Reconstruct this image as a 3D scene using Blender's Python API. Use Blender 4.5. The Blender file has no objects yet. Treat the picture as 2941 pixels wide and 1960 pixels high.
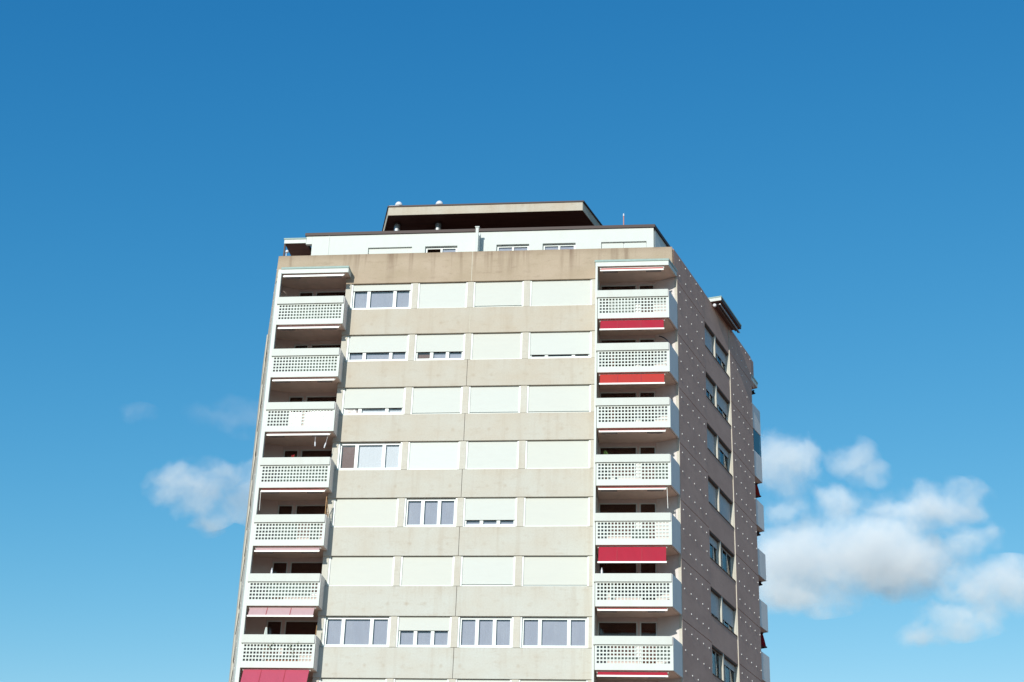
import bpy, bmesh, math, random
from mathutils import Vector, Matrix
random.seed(7)
SC = bpy.context.scene
COL = SC.collection
rad = math.radians

# ------------------------------------------------------------------ camera, world, sun, exposure
CAM = Vector((4.3237, -67.1234, -29.8266))
FWD = Vector((-0.11215, 0.90235, 0.41615)); RGT = Vector((0.99358, 0.10864, 0.03102))
FWD.normalize(); RGT = (RGT - FWD * RGT.dot(FWD)).normalized(); UPV = RGT.cross(FWD)
F_PX = 4424.745
cd = bpy.data.cameras.new('camera'); cam = bpy.data.objects.new('camera', cd); COL.objects.link(cam)
cd.sensor_width = 36.0; cd.lens = F_PX * 36.0 / 2941.0; cd.clip_start = 0.5; cd.clip_end = 9000
cam.matrix_world = Matrix(((RGT.x, UPV.x, -FWD.x, CAM.x), (RGT.y, UPV.y, -FWD.y, CAM.y), (RGT.z, UPV.z, -FWD.z, CAM.z), (0, 0, 0, 1)))
SC.camera = cam

SUN_DIR = Vector((0.25, 1.0, -0.405)).normalized()          # the way the light travels
SUN_EL = math.asin(-SUN_DIR.z)
SUN_AZ = math.atan2(-SUN_DIR.x, -SUN_DIR.y)                  # clockwise from +Y
wd = bpy.data.worlds.new('World'); SC.world = wd; wd.use_nodes = True
nt = wd.node_tree; nt.nodes.clear()
n_out = nt.nodes.new('ShaderNodeOutputWorld'); n_bg = nt.nodes.new('ShaderNodeBackground'); n_sky = nt.nodes.new('ShaderNodeTexSky')
n_sky.sky_type = 'NISHITA'; n_sky.sun_disc = False; n_sky.sun_elevation = SUN_EL; n_sky.sun_rotation = SUN_AZ
n_sky.altitude = 400; n_sky.air_density = 1.0; n_sky.dust_density = 0.3; n_sky.ozone_density = 2.0
n_sep = nt.nodes.new('ShaderNodeSeparateColor'); n_com = nt.nodes.new('ShaderNodeCombineColor')   # film-like response of the blue sky
nt.links.new(n_sky.outputs[0], n_sep.inputs[0])
for ch, (ga, ex, top) in enumerate(((0.345, 2.15, 5.0), (1.41, 1.06, 9.0), (2.70, 0.67, 11.0))):
    pw = nt.nodes.new('ShaderNodeMath'); pw.operation = 'POWER'; pw.inputs[1].default_value = ex; nt.links.new(n_sep.outputs[ch], pw.inputs[0])
    ml = nt.nodes.new('ShaderNodeMath'); ml.operation = 'MULTIPLY'; ml.inputs[1].default_value = ga; nt.links.new(pw.outputs[0], ml.inputs[0]); mn = nt.nodes.new('ShaderNodeMath'); mn.operation = 'MINIMUM'; mn.inputs[1].default_value = top; nt.links.new(ml.outputs[0], mn.inputs[0]); nt.links.new(mn.outputs[0], n_com.inputs[ch])
nt.links.new(n_com.outputs[0], n_bg.inputs[0]); nt.links.new(n_bg.outputs[0], n_out.inputs[0])
n_bg.inputs[1].default_value = 0.10
sd = bpy.data.lights.new('sun', 'SUN'); sd.energy = 4.6; sd.angle = rad(0.53); sd.color = (1.0, 0.975, 0.89)
sun = bpy.data.objects.new('sun', sd); COL.objects.link(sun); sun.location = (-60, -120, 80)
sun.rotation_euler = SUN_DIR.to_track_quat('-Z', 'Y').to_euler()
vs = SC.view_settings; vs.view_transform = 'Standard'; vs.look = 'None'; vs.gamma = 1.0; vs.exposure = -0.15; vs.use_curve_mapping = False
SC.render.engine = 'CYCLES'
SC.cycles.caustics_reflective = False; SC.cycles.volume_bounces = 6; SC.cycles.max_bounces = 10; SC.cycles.volume_max_steps = 512; SC.cycles.volume_step_rate = 0.25; SC.cycles.transparent_max_bounces = 12

GROUND_Z = -31.43

# ------------------------------------------------------------------ materials
def new_mat(name):
    m = bpy.data.materials.new(name); m.use_nodes = True
    t = m.node_tree; t.nodes.clear()
    o = t.nodes.new('ShaderNodeOutputMaterial'); p = t.nodes.new('ShaderNodeBsdfPrincipled')
    t.links.new(p.outputs[0], o.inputs[0]); return m, t, p, o
def node(t, kind, **kw):
    n = t.nodes.new(kind)
    for k, v in kw.items():
        if k in n.inputs: n.inputs[k].default_value = v
        else: setattr(n, k, v)
    return n
def mix(t, fac, a, b, blend='MIX'):
    n = t.nodes.new('ShaderNodeMix'); n.data_type = 'RGBA'; n.blend_type = blend
    for s, v in ((0, fac), (6, a), (7, b)):
        if hasattr(v, 'is_linked') or hasattr(v, 'links'): t.links.new(v, n.inputs[s])
        elif s == 0: n.inputs[0].default_value = v
        else: n.inputs[s].default_value = (*v, 1) if len(v) == 3 else v
    return n.outputs[2]
def pos(t, scale=(1, 1, 1)):
    g = t.nodes.new('ShaderNodeNewGeometry'); m = node(t, 'ShaderNodeMapping'); m.inputs['Scale'].default_value = scale
    t.links.new(g.outputs['Position'], m.inputs['Vector']); return m.outputs[0]
def noise(t, vec, scale, detail=4, rough=0.55):
    n = node(t, 'ShaderNodeTexNoise', Scale=scale, Detail=detail, Roughness=rough); t.links.new(vec, n.inputs['Vector']); return n.outputs[0]
def ramp(t, val, lo, hi, a=0.0, b=1.0):
    n = node(t, 'ShaderNodeMapRange'); n.inputs[1].default_value = lo; n.inputs[2].default_value = hi
    n.inputs[3].default_value = a; n.inputs[4].default_value = b; t.links.new(val, n.inputs[0]); return n.outputs[0]
def math_(t, op, a, b):
    n = node(t, 'ShaderNodeMath', operation=op)
    for i, v in enumerate((a, b)):
        if hasattr(v, 'links'): t.links.new(v, n.inputs[i])
        else: n.inputs[i].default_value = v
    return n.outputs[0]
def bump(t, p, h, strength, dist=0.02):
    b = node(t, 'ShaderNodeBump', Strength=strength, Distance=dist); t.links.new(h, b.inputs['Height']); t.links.new(b.outputs[0], p.inputs['Normal'])

def concrete(name, c1, c2, stain, streak_top=None, streak=0.6, low=None):
    m, t, p, o = new_mat(name)
    big = ramp(t, noise(t, pos(t, (1, 1, 1.6)), 0.55, 5), 0.36, 0.64)
    if low is not None:                                   # lens glow painted in: paler towards the lower storeys
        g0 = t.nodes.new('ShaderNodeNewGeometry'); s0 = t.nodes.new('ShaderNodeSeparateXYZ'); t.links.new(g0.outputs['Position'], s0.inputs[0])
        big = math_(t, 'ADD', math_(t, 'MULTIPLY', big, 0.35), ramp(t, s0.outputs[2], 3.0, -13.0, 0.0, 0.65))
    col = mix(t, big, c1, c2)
    blot = ramp(t, noise(t, pos(t, (0.8, 0.8, 2.2)), 1.9, 5, 0.65), 0.55, 0.78, 0.0, 0.45)
    col = mix(t, blot, col, stain)
    st = ramp(t, noise(t, pos(t, (2.2, 2.2, 0.12)), 1.0, 4, 0.6), 0.52, 0.72)
    if low is not None:                                   # drips below each sill line and tie-hole marks in a row along each band
        gx = t.nodes.new('ShaderNodeNewGeometry'); sp = t.nodes.new('ShaderNodeSeparateXYZ'); t.links.new(gx.outputs['Position'], sp.inputs[0])
        below = math_(t, 'FRACT', math_(t, 'DIVIDE', math_(t, 'SUBTRACT', 3.015 + 28.0, sp.outputs[2]), 2.8), 0.0)
        drip = math_(t, 'MULTIPLY', ramp(t, noise(t, pos(t, (3.0, 3.0, 0.22)), 1.0, 5, 0.65), 0.56, 0.74), ramp(t, below, 0.0, 0.24, 1.0, 0.0))
        col = mix(t, math_(t, 'MULTIPLY', drip, 0.55), col, stain)
        u_ = math_(t, 'MULTIPLY', math_(t, 'SUBTRACT', math_(t, 'FRACT', math_(t, 'DIVIDE', math_(t, 'ADD', sp.outputs[0], 100.0), 0.86), 0.0), 0.5), 0.86)
        w_ = math_(t, 'MULTIPLY', math_(t, 'SUBTRACT', below, 0.30), 2.8)
        rr = math_(t, 'SQRT', math_(t, 'ADD', math_(t, 'MULTIPLY', u_, u_), math_(t, 'MULTIPLY', w_, w_)), 0.0)
        rr = math_(t, 'ADD', rr, math_(t, 'MULTIPLY', noise(t, pos(t), 5.0, 3), 0.10))
        col = mix(t, math_(t, 'MULTIPLY', ramp(t, rr, 0.06, 0.17, 0.42, 0.0), ramp(t, noise(t, pos(t), 0.8, 2), 0.4, 0.6)), col, stain)
    if streak_top is not None:
        g = t.nodes.new('ShaderNodeNewGeometry'); sx = t.nodes.new('ShaderNodeSeparateXYZ'); t.links.new(g.outputs['Position'], sx.inputs[0])
        zz = ramp(t, sx.outputs[2], streak_top - 1.35, streak_top, 0.12, 1.0)
        st = math_(t, 'MULTIPLY', st, zz)
        rim = ramp(t, sx.outputs[2], streak_top - 0.35, streak_top, 0.0, 0.30)
        col = mix(t, rim, col, stain)
    col = mix(t, math_(t, 'MULTIPLY', st, streak), col, stain)
    fine = noise(t, pos(t), 14, 3, 0.7)
    col = mix(t, ramp(t, fine, 0.3, 0.7, 0.0, 0.22), col, tuple(x * 0.62 for x in c1))
    pits = ramp(t, noise(t, pos(t), 5.0, 2, 0.5), 0.74, 0.80, 0.0, 0.35)
    col = mix(t, pits, col, stain)
    t.links.new(col, p.inputs['Base Color']); p.inputs['Roughness'].default_value = 0.92
    bump(t, p, fine, 0.35, 0.01)
    return m
def paint(name, c, dirt=0.12, rough=0.6, tint=(0.45, 0.40, 0.33)):
    m, t, p, o = new_mat(name)
    d = ramp(t, noise(t, pos(t, (1.5, 1.5, 0.5)), 1.4, 5, 0.6), 0.45, 0.8, 0.0, dirt * 2)
    col = mix(t, d, c, tint)
    f = ramp(t, noise(t, pos(t), 16, 2), 0.3, 0.7, 0.0, 0.10)
    col = mix(t, f, col, tuple(x * 0.7 for x in c))
    t.links.new(col, p.inputs['Base Color']); p.inputs['Roughness'].default_value = rough
    return m
def shutter_mat(name, c):
    m, t, p, o = new_mat(name)
    w = node(t, 'ShaderNodeTexWave', wave_type='BANDS', bands_direction='Z', Scale=7.0, Distortion=0.0)
    t.links.new(pos(t), w.inputs['Vector'])
    info = t.nodes.new('ShaderNodeObjectInfo')
    c2 = mix(t, info.outputs['Random'], c, (c[0] * 1.0, c[1] * 0.97, c[2] * 0.93))
    col = mix(t, ramp(t, w.outputs[1], 0.0, 0.25, 0.16, 0.0), c2, tuple(x * 0.6 for x in c))
    d = ramp(t, noise(t, pos(t, (0.6, 0.6, 3)), 2.0, 4), 0.45, 0.8, 0.0, 0.15)
    col = mix(t, d, col, tuple(x * 0.8 for x in c))
    t.links.new(col, p.inputs['Base Color']); p.inputs['Roughness'].default_value = 0.55
    bump(t, p, w.outputs[1], 0.25, 0.01)
    return m
def plain(name, c, rough=0.6, metal=0.0, var=0.12):
    m, t, p, o = new_mat(name)
    f = ramp(t, noise(t, pos(t), 6, 4), 0.3, 0.7, 0.0, var * 2)
    t.links.new(mix(t, f, c, tuple(x * 0.7 for x in c)), p.inputs['Base Color'])
    p.inputs['Roughness'].default_value = rough; p.inputs['Metallic'].default_value = metal
    return m
def cloth(name, c):
    m, t, p, o = new_mat(name)
    f = ramp(t, noise(t, pos(t, (1, 1, 0.3)), 2.2, 4), 0.35, 0.7, 0.0, 0.35)
    col = mix(t, f, c, tuple(min(1, x * 0.8 + 0.02) for x in c))
    t.links.new(col, p.inputs['Base Color']); p.inputs['Roughness'].default_value = 0.85
    tr = node(t, 'ShaderNodeBsdfTranslucent'); t.links.new(col, tr.inputs[0])
    ms = node(t, 'ShaderNodeMixShader'); ms.inputs[0].default_value = 0.28
    t.links.new(p.outputs[0], ms.inputs[1]); t.links.new(tr.outputs[0], ms.inputs[2]); t.links.new(ms.outputs[0], o.inputs[0])
    return m
def glass(name, tint=(0.80, 0.82, 0.85), ior=1.75, rough=0.012, wave=0.12):
    m, t, p, o = new_mat(name); t.nodes.remove(p)
    tr = node(t, 'ShaderNodeBsdfTransparent'); tr.inputs[0].default_value = (*tint, 1)
    gl = node(t, 'ShaderNodeBsdfGlossy'); gl.inputs['Roughness'].default_value = rough
    h = noise(t, pos(t), 0.9, 2); b = node(t, 'ShaderNodeBump', Strength=wave, Distance=0.02); t.links.new(h, b.inputs['Height'])
    t.links.new(b.outputs[0], gl.inputs['Normal'])
    fr = node(t, 'ShaderNodeFresnel', IOR=ior)
    ms = node(t, 'ShaderNodeMixShader'); t.links.new(fr.outputs[0], ms.inputs[0]); t.links.new(tr.outputs[0], ms.inputs[1]); t.links.new(gl.outputs[0], ms.inputs[2])
    t.links.new(ms.outputs[0], o.inputs[0]); return m

M = {}
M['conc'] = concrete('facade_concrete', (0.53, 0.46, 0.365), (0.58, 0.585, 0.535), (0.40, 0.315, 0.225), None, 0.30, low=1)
M['parapet'] = concrete('parapet_concrete', (0.43, 0.34, 0.24), (0.49, 0.39, 0.29), (0.19, 0.12, 0.08), 6.07, 1.0)
M['gable'] = concrete('shaded_gable_concrete', (0.50, 0.315, 0.25), (0.57, 0.365, 0.29), (0.35, 0.215, 0.17), 6.07, 0.55)  # front concrete reddened, tone of the shaded side put into the colour
M['pier'] = concrete('pier_concrete', (0.58, 0.535, 0.455), (0.61, 0.59, 0.52), (0.45, 0.40, 0.32), None, 0.3)
M['white'] = paint('white_paint', (0.635, 0.675, 0.635), 0.09)
M['side'] = paint('shaded_side_paint', (0.72, 0.67, 0.645), 0.10)  # white paint warmed, tone of the shade put into the colour
M['cap'] = paint('cap_paint', (0.59, 0.615, 0.575), 0.11)
M['wall'] = paint('loggia_plaster', (0.66, 0.545, 0.51), 0.12, 0.8)
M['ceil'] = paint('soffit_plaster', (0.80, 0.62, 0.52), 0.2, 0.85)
M['ph'] = paint('penthouse_render', (0.65, 0.675, 0.64), 0.05, 0.7)
M['frame'] = paint('window_frame_white', (0.655, 0.70, 0.68), 0.05, 0.4)
M['shut'] = shutter_mat('roller_shutter', (0.57, 0.595, 0.56))
M['shutw'] = shutter_mat('new_white_shutter', (0.60, 0.645, 0.625))
M['shutg'] = shutter_mat('grey_shutter', (0.44, 0.45, 0.47))
M['glass'] = glass('window_glass', (0.97, 0.97, 0.98), 1.7)
M['glassd'] = glass('loggia_glass', (0.82, 0.74, 0.70), 1.5, 0.06, 0.05)
M['sheer'] = paint('sheer_curtain', (0.43, 0.46, 0.56), 0.30, 0.9, (0.58, 0.62, 0.70))
M['whitecurt'] = paint('white_curtain', (0.86, 0.92, 0.97), 0.05, 0.9)
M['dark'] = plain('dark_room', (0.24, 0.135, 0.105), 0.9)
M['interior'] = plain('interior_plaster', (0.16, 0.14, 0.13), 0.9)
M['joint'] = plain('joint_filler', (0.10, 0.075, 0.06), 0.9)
M['seal'] = plain('pale_sealant', (0.62, 0.60, 0.50), 0.8)
M['copper'] = plain('verdigris_copper', (0.30, 0.415, 0.385), 0.6, 0.0, 0.25)
M['brown'] = plain('brown_flashing', (0.045, 0.021, 0.017), 0.6)
M['dim'] = plain('taupe_plaster', (0.34, 0.25, 0.235), 0.9)
M['metal'] = plain('galvanised_metal', (0.55, 0.56, 0.57), 0.35, 0.7)
M['rail'] = paint('awning_rail', (0.80, 0.78, 0.74), 0.05, 0.4)
M['arm'] = plain('awning_arm', (0.16, 0.12, 0.11), 0.5)
M['red'] = cloth('red_cloth', (0.62, 0.055, 0.045))
M['crimson'] = cloth('crimson_cloth', (0.52, 0.022, 0.055))
M['pink'] = cloth('faded_pink_cloth', (0.68, 0.46, 0.48))
M['rose'] = cloth('rose_cloth', (0.62, 0.10, 0.17))
M['seam'] = plain('red_seam_tape', (0.42, 0.04, 0.06), 0.8)
M['stud'] = plain('stud_cap', (0.80, 0.79, 0.76), 0.5)
M['roof'] = plain('roof_gravel', (0.30, 0.27, 0.25), 0.95)
M['wood'] = plain('light_wood', (0.42, 0.24, 0.11), 0.8)
M['green'] = plain('plant_leaf', (0.09, 0.16, 0.035), 0.7)
M['petal'] = plain('red_petal', (0.50, 0.02, 0.035), 0.7)
M['clay'] = plain('clay_pot', (0.34, 0.14, 0.08), 0.9)
M['black'] = plain('black_tube', (0.02, 0.02, 0.03), 0.5)
M['plastic'] = plain('white_plastic', (0.75, 0.76, 0.80), 0.4)
M['antenna'] = plain('red_antenna', (0.55, 0.26, 0.22), 0.5)

def board_mat():
    m, t, p, o = new_mat('dark_wood_boards')
    w = node(t, 'ShaderNodeTexWave', wave_type='BANDS', bands_direction='Y', Scale=2.2, Distortion=0.0)
    t.links.new(pos(t), w.inputs['Vector'])
    n_ = noise(t, pos(t, (0.4, 4, 4)), 2.0, 5)
    col = mix(t, ramp(t, n_, 0.3, 0.7), (0.20, 0.095, 0.07), (0.115, 0.055, 0.043))
    col = mix(t, ramp(t, w.outputs[1], 0.0, 0.18, 0.85, 0.0), col, (0.008, 0.004, 0.004))
    t.links.new(col, p.inputs['Base Color']); p.inputs['Roughness'].default_value = 0.7; return m
M['boards'] = board_mat()
def ground_mat():
    m, t, p, o = new_mat('bounce_ground')
    a = ramp(t, noise(t, pos(t), 0.05, 6), 0.42, 0.58)
    col = mix(t, a, (0.46, 0.29, 0.205), (0.36, 0.225, 0.16))  # unseen ground, tone set warm and bright to bounce light upwards
    col = mix(t, ramp(t, noise(t, pos(t), 3.0, 4), 0.3, 0.7, 0, 0.4), col, (0.27, 0.17, 0.125))
    t.links.new(col, p.inputs['Base Color']); p.inputs['Roughness'].default_value = 0.95; return m
M['ground'] = ground_mat()

# ------------------------------------------------------------------ mesh helpers
BASE = Vector((-6.14, 7.0, GROUND_Z))
class MB:
    def __init__(s, fmap=None): s.v = []; s.f = []; s.map = fmap
    def add(s, pts, faces):
        k = len(s.v); s.v += [tuple(p) for p in pts]; s.f += [tuple(i + k for i in f) for f in faces]; return s
    def hexa(s, p): return s.add(p, [(0, 3, 2, 1), (4, 5, 6, 7), (0, 1, 5, 4), (1, 2, 6, 5), (2, 3, 7, 6), (3, 0, 4, 7)])
    def box(s, x0, x1, y0, y1, z0, z1):
        return s.hexa([(x0, y0, z0), (x1, y0, z0), (x1, y1, z0), (x0, y1, z0), (x0, y0, z1), (x1, y0, z1), (x1, y1, z1), (x0, y1, z1)])
    def prism(s, poly, z0, z1):
        n = len(poly)
        return s.add([(x, y, z0) for x, y in poly] + [(x, y, z1) for x, y in poly],
                     [tuple(range(n))[::-1], tuple(range(n, 2 * n))] + [(i, (i + 1) % n, n + (i + 1) % n, n + i) for i in range(n)])
    def slab2(s, a, b, th, z0, z1):                 # upright panel from a to b in plan, th thick to the left of a>b
        d = Vector((b[0] - a[0], b[1] - a[1])).normalized(); w = Vector((-d.y, d.x)) * th
        return s.prism([a, b, (b[0] + w.x, b[1] + w.y), (a[0] + w.x, a[1] + w.y)], z0, z1)
    def tube(s, p0, p1, r0, r1=None, n=10):
        p0 = Vector(p0); p1 = Vector(p1); r1 = r0 if r1 is None else r1
        d = (p1 - p0).normalized(); a = d.orthogonal().normalized(); b = d.cross(a)
        c = [(math.cos(2 * math.pi * i / n), math.sin(2 * math.pi * i / n)) for i in range(n)]
        return s.add([p0 + a * (x * r0) + b * (y * r0) for x, y in c] + [p1 + a * (x * r1) + b * (y * r1) for x, y in c],
                     [tuple(range(n))[::-1], tuple(range(n, 2 * n))] + [(i, (i + 1) % n, n + (i + 1) % n, n + i) for i in range(n)])
    def path(s, pts, r, n=8):
        for a, b in zip(pts, pts[1:]): s.tube(a, b, r, n=n)
        return s
    def lathe(s, c, prof, n=12, axis=None, side=None):  # prof: (radius, height)
        c = Vector(c); ax = Vector(axis or (0, 0, 1)).normalized(); a = ax.orthogonal().normalized(); b = ax.cross(a)
        k = len(s.v); m = len(prof)
        for r, h in prof:
            for i in range(n):
                t = 2 * math.pi * i / n
                s.v.append(tuple(c + ax * h + a * (r * math.cos(t)) + b * (r * math.sin(t))))
        for j in range(m - 1):
            for i in range(n):
                s.f.append((k + j * n + i, k + j * n + (i + 1) % n, k + (j + 1) * n + (i + 1) % n, k + (j + 1) * n + i))
        s.f.append(tuple(k + i for i in range(n))[::-1]); s.f.append(tuple(k + (m - 1) * n + i for i in range(n)))
        return s
    def holes(s, x0, x1, z0, z1, y0, y1, hs):        # wall with rectangular openings (x0,x1,z0,z1)
        xs = sorted({x0, x1, *[h[0] for h in hs], *[h[1] for h in hs]}); zs = sorted({z0, z1, *[h[2] for h in hs], *[h[3] for h in hs]})
        nx, nz = len(xs) - 1, len(zs) - 1
        solid = [[not any(h[0] < (xs[i] + xs[i + 1]) / 2 < h[1] and h[2] < (zs[j] + zs[j + 1]) / 2 < h[3] for h in hs) for j in range(nz)] for i in range(nx)]
        k = len(s.v); W = (nz + 1) * 2
        for x in xs:
            for z in zs: s.v.append((x, y0, z)); s.v.append((x, y1, z))
        V = lambda i, j, b: k + i * W + j * 2 + b
        ok = lambda i, j: 0 <= i < nx and 0 <= j < nz and solid[i][j]
        for i in range(nx):
            for j in range(nz):
                if not solid[i][j]: continue
                s.f.append((V(i, j, 0), V(i + 1, j, 0), V(i + 1, j + 1, 0), V(i, j + 1, 0)))
                s.f.append((V(i, j, 1), V(i, j + 1, 1), V(i + 1, j + 1, 1), V(i + 1, j, 1)))
                if not ok(i - 1, j): s.f.append((V(i, j, 0), V(i, j + 1, 0), V(i, j + 1, 1), V(i, j, 1)))
                if not ok(i + 1, j): s.f.append((V(i + 1, j, 0), V(i + 1, j, 1), V(i + 1, j + 1, 1), V(i + 1, j + 1, 0)))
                if not ok(i, j - 1): s.f.append((V(i, j, 0), V(i, j, 1), V(i + 1, j, 1), V(i + 1, j, 0)))
                if not ok(i, j + 1): s.f.append((V(i, j + 1, 0), V(i + 1, j + 1, 0), V(i + 1, j + 1, 1), V(i, j + 1, 1)))
        return s
    def mesh(s, name, mat, origin):
        pts = [Vector(s.map(*p)) if s.map else Vector(p) for p in s.v]
        me = bpy.data.meshes.new(name); me.from_pydata([p - origin for p in pts], [], s.f)
        bm = bmesh.new(); bm.from_mesh(me); bmesh.ops.recalc_face_normals(bm, faces=bm.faces); bm.to_mesh(me); bm.free()
        me.materials.append(mat); return me
    def build(s, name, mat, parent=None, origin=None, smooth=False):
        org = origin if origin is not None else (BASE if parent is not None else Vector((0, 0, 0)))
        me = s.mesh(name, mat, org); o = bpy.data.objects.new(name, me); COL.objects.link(o)
        if parent is not None: o.parent = parent
        else: o.location = org
        if smooth:
            for p in me.polygons: p.use_smooth = True
        return o
def part(mb, name, mat, parent, **kw): return mb.build(name, M[mat] if isinstance(mat, str) else mat, parent, **kw)
def tag(o, label, cat, group=None, kind=None):
    o['label'] = label; o['category'] = cat
    if group: o['group'] = group
    if kind: o['kind'] = kind
    return o
def centred(mb):
    xs = [p[0] for p in mb.v]; ys = [p[1] for p in mb.v]; zs = [p[2] for p in mb.v]
    return Vector(((min(xs) + max(xs)) / 2, (min(ys) + max(ys)) / 2, min(zs)))

# ------------------------------------------------------------------ ground
gm = MB(); G = 4500; gm.add([(-G, -G, GROUND_Z), (G, -G, GROUND_Z), (G, G, GROUND_Z), (-G, G, GROUND_Z)], [(0, 1, 2, 3)])
g = gm.build('ground', M['ground']); g['kind'] = 'structure'

# ------------------------------------------------------------------ the tower
tower = bpy.data.objects.new('apartment_tower', None); COL.objects.link(tower); tower.location = BASE
tag(tower, 'tall beige concrete apartment tower with white perforated balconies and red awnings', 'apartment building')

XL, XR, XJ = -16.026, 3.738, -6.144
RA = rad(17.2); LA = rad(17.75); SIDE = 14.82; ST = 2.8; NR = 8
uR, nR = Vector((math.sin(RA), math.cos(RA))), Vector((math.cos(RA), -math.sin(RA)))
uL, nL = Vector((-math.sin(LA), math.cos(LA))), Vector((-math.cos(LA), -math.sin(LA)))
def mapR(s, t, z): return (XR + uR.x * s + nR.x * t, uR.y * s + nR.y * t, z)
def mapL(s, t, z): return (XL + uL.x * s + nL.x * t, uL.y * s + nL.y * t, z)
def mirR(x, y, z):                                   # mirror about the middle of the right side: the rear corner balconies
    s = (x - XR) * uR.x + y * uR.y; t = (x - XR) * nR.x + y * nR.y
    return mapR(SIDE - s, t, z)
def mirL(x, y, z):                                   # the same at the left side, for a plan drawn at the right corner
    s = (x - XR) * uR.x + y * uR.y; t = (x - XR) * nR.x + y * nR.y
    return mapL(SIDE - s, t, z)
ZT = lambda k: 4.42 - ST * (k - 1)                   # window head of storey k (1 = top)
ZB = lambda k: 3.015 - ST * (k - 1)                  # window foot
Z_END = ZT(NR + 1)                                   # lowest modelled window head line
ZP = 6.07

def inset(d):                                        # tower plan, d inside the wall lines
    pts = [(XL + d * 1.17 + 0, d), (XR - d * 0.75, d)]
    a = mapR(SIDE - d, -d, 0); b = mapL(SIDE - d, -d, 0)
    vb = 5.0
    c = (a[0] - 0.824 * vb, a[1] + 0.565 * vb); e = (b[0] + 0.824 * vb, b[1] + 0.565 * vb)
    return [pts[0], pts[1], (a[0], a[1]), c, e, (b[0], b[1])]
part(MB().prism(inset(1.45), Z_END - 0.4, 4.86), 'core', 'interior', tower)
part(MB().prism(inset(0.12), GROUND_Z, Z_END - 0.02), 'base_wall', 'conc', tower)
part(MB().prism(inset(0.30), 4.90, 5.02), 'roof', 'roof', tower)

# --- front: spandrels, parapet, joints
XA, XB_ = -12.44, 0.03
for k in range(1, NR + 1):
    z1, z0 = ZB(k), ZT(k + 1)
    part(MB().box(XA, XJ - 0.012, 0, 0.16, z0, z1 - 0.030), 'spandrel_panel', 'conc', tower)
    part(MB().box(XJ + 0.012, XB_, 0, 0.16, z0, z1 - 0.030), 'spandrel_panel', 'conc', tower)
    part(MB().box(XJ - 0.02, XJ + 0.02, 0.012 if k < 3 else 0.03, 0.1, z0 + 0.01, z1 - 0.02), 'joint', 'seal' if k < 2 else 'joint', tower)
    part(MB().box(XA, XB_, 0.16, 1.44, z0 + 0.2, z0 + 0.45), 'floor_slab', 'interior', tower)
part(MB().holes(XL, XJ - 0.012, 4.42, ZP, 0, 0.22, [(XL, -12.44, 4.42, 4.91)]), 'parapet_panel', 'parapet', tower)
part(MB().holes(XJ + 0.012, XR, 4.42, ZP, 0, 0.22, [(0.03, XR, 4.42, 4.91)]), 'parapet_panel', 'parapet', tower)
part(MB().box(XJ - 0.012, XJ + 0.012, 0.006, 0.2, 4.43, ZP - 0.01), 'joint', 'seal', tower)

# --- front windows
WX = [(-12.15, -9.08), (-8.79, -6.32), (-6.02, -3.53), (-3.22, -0.18)]
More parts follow.
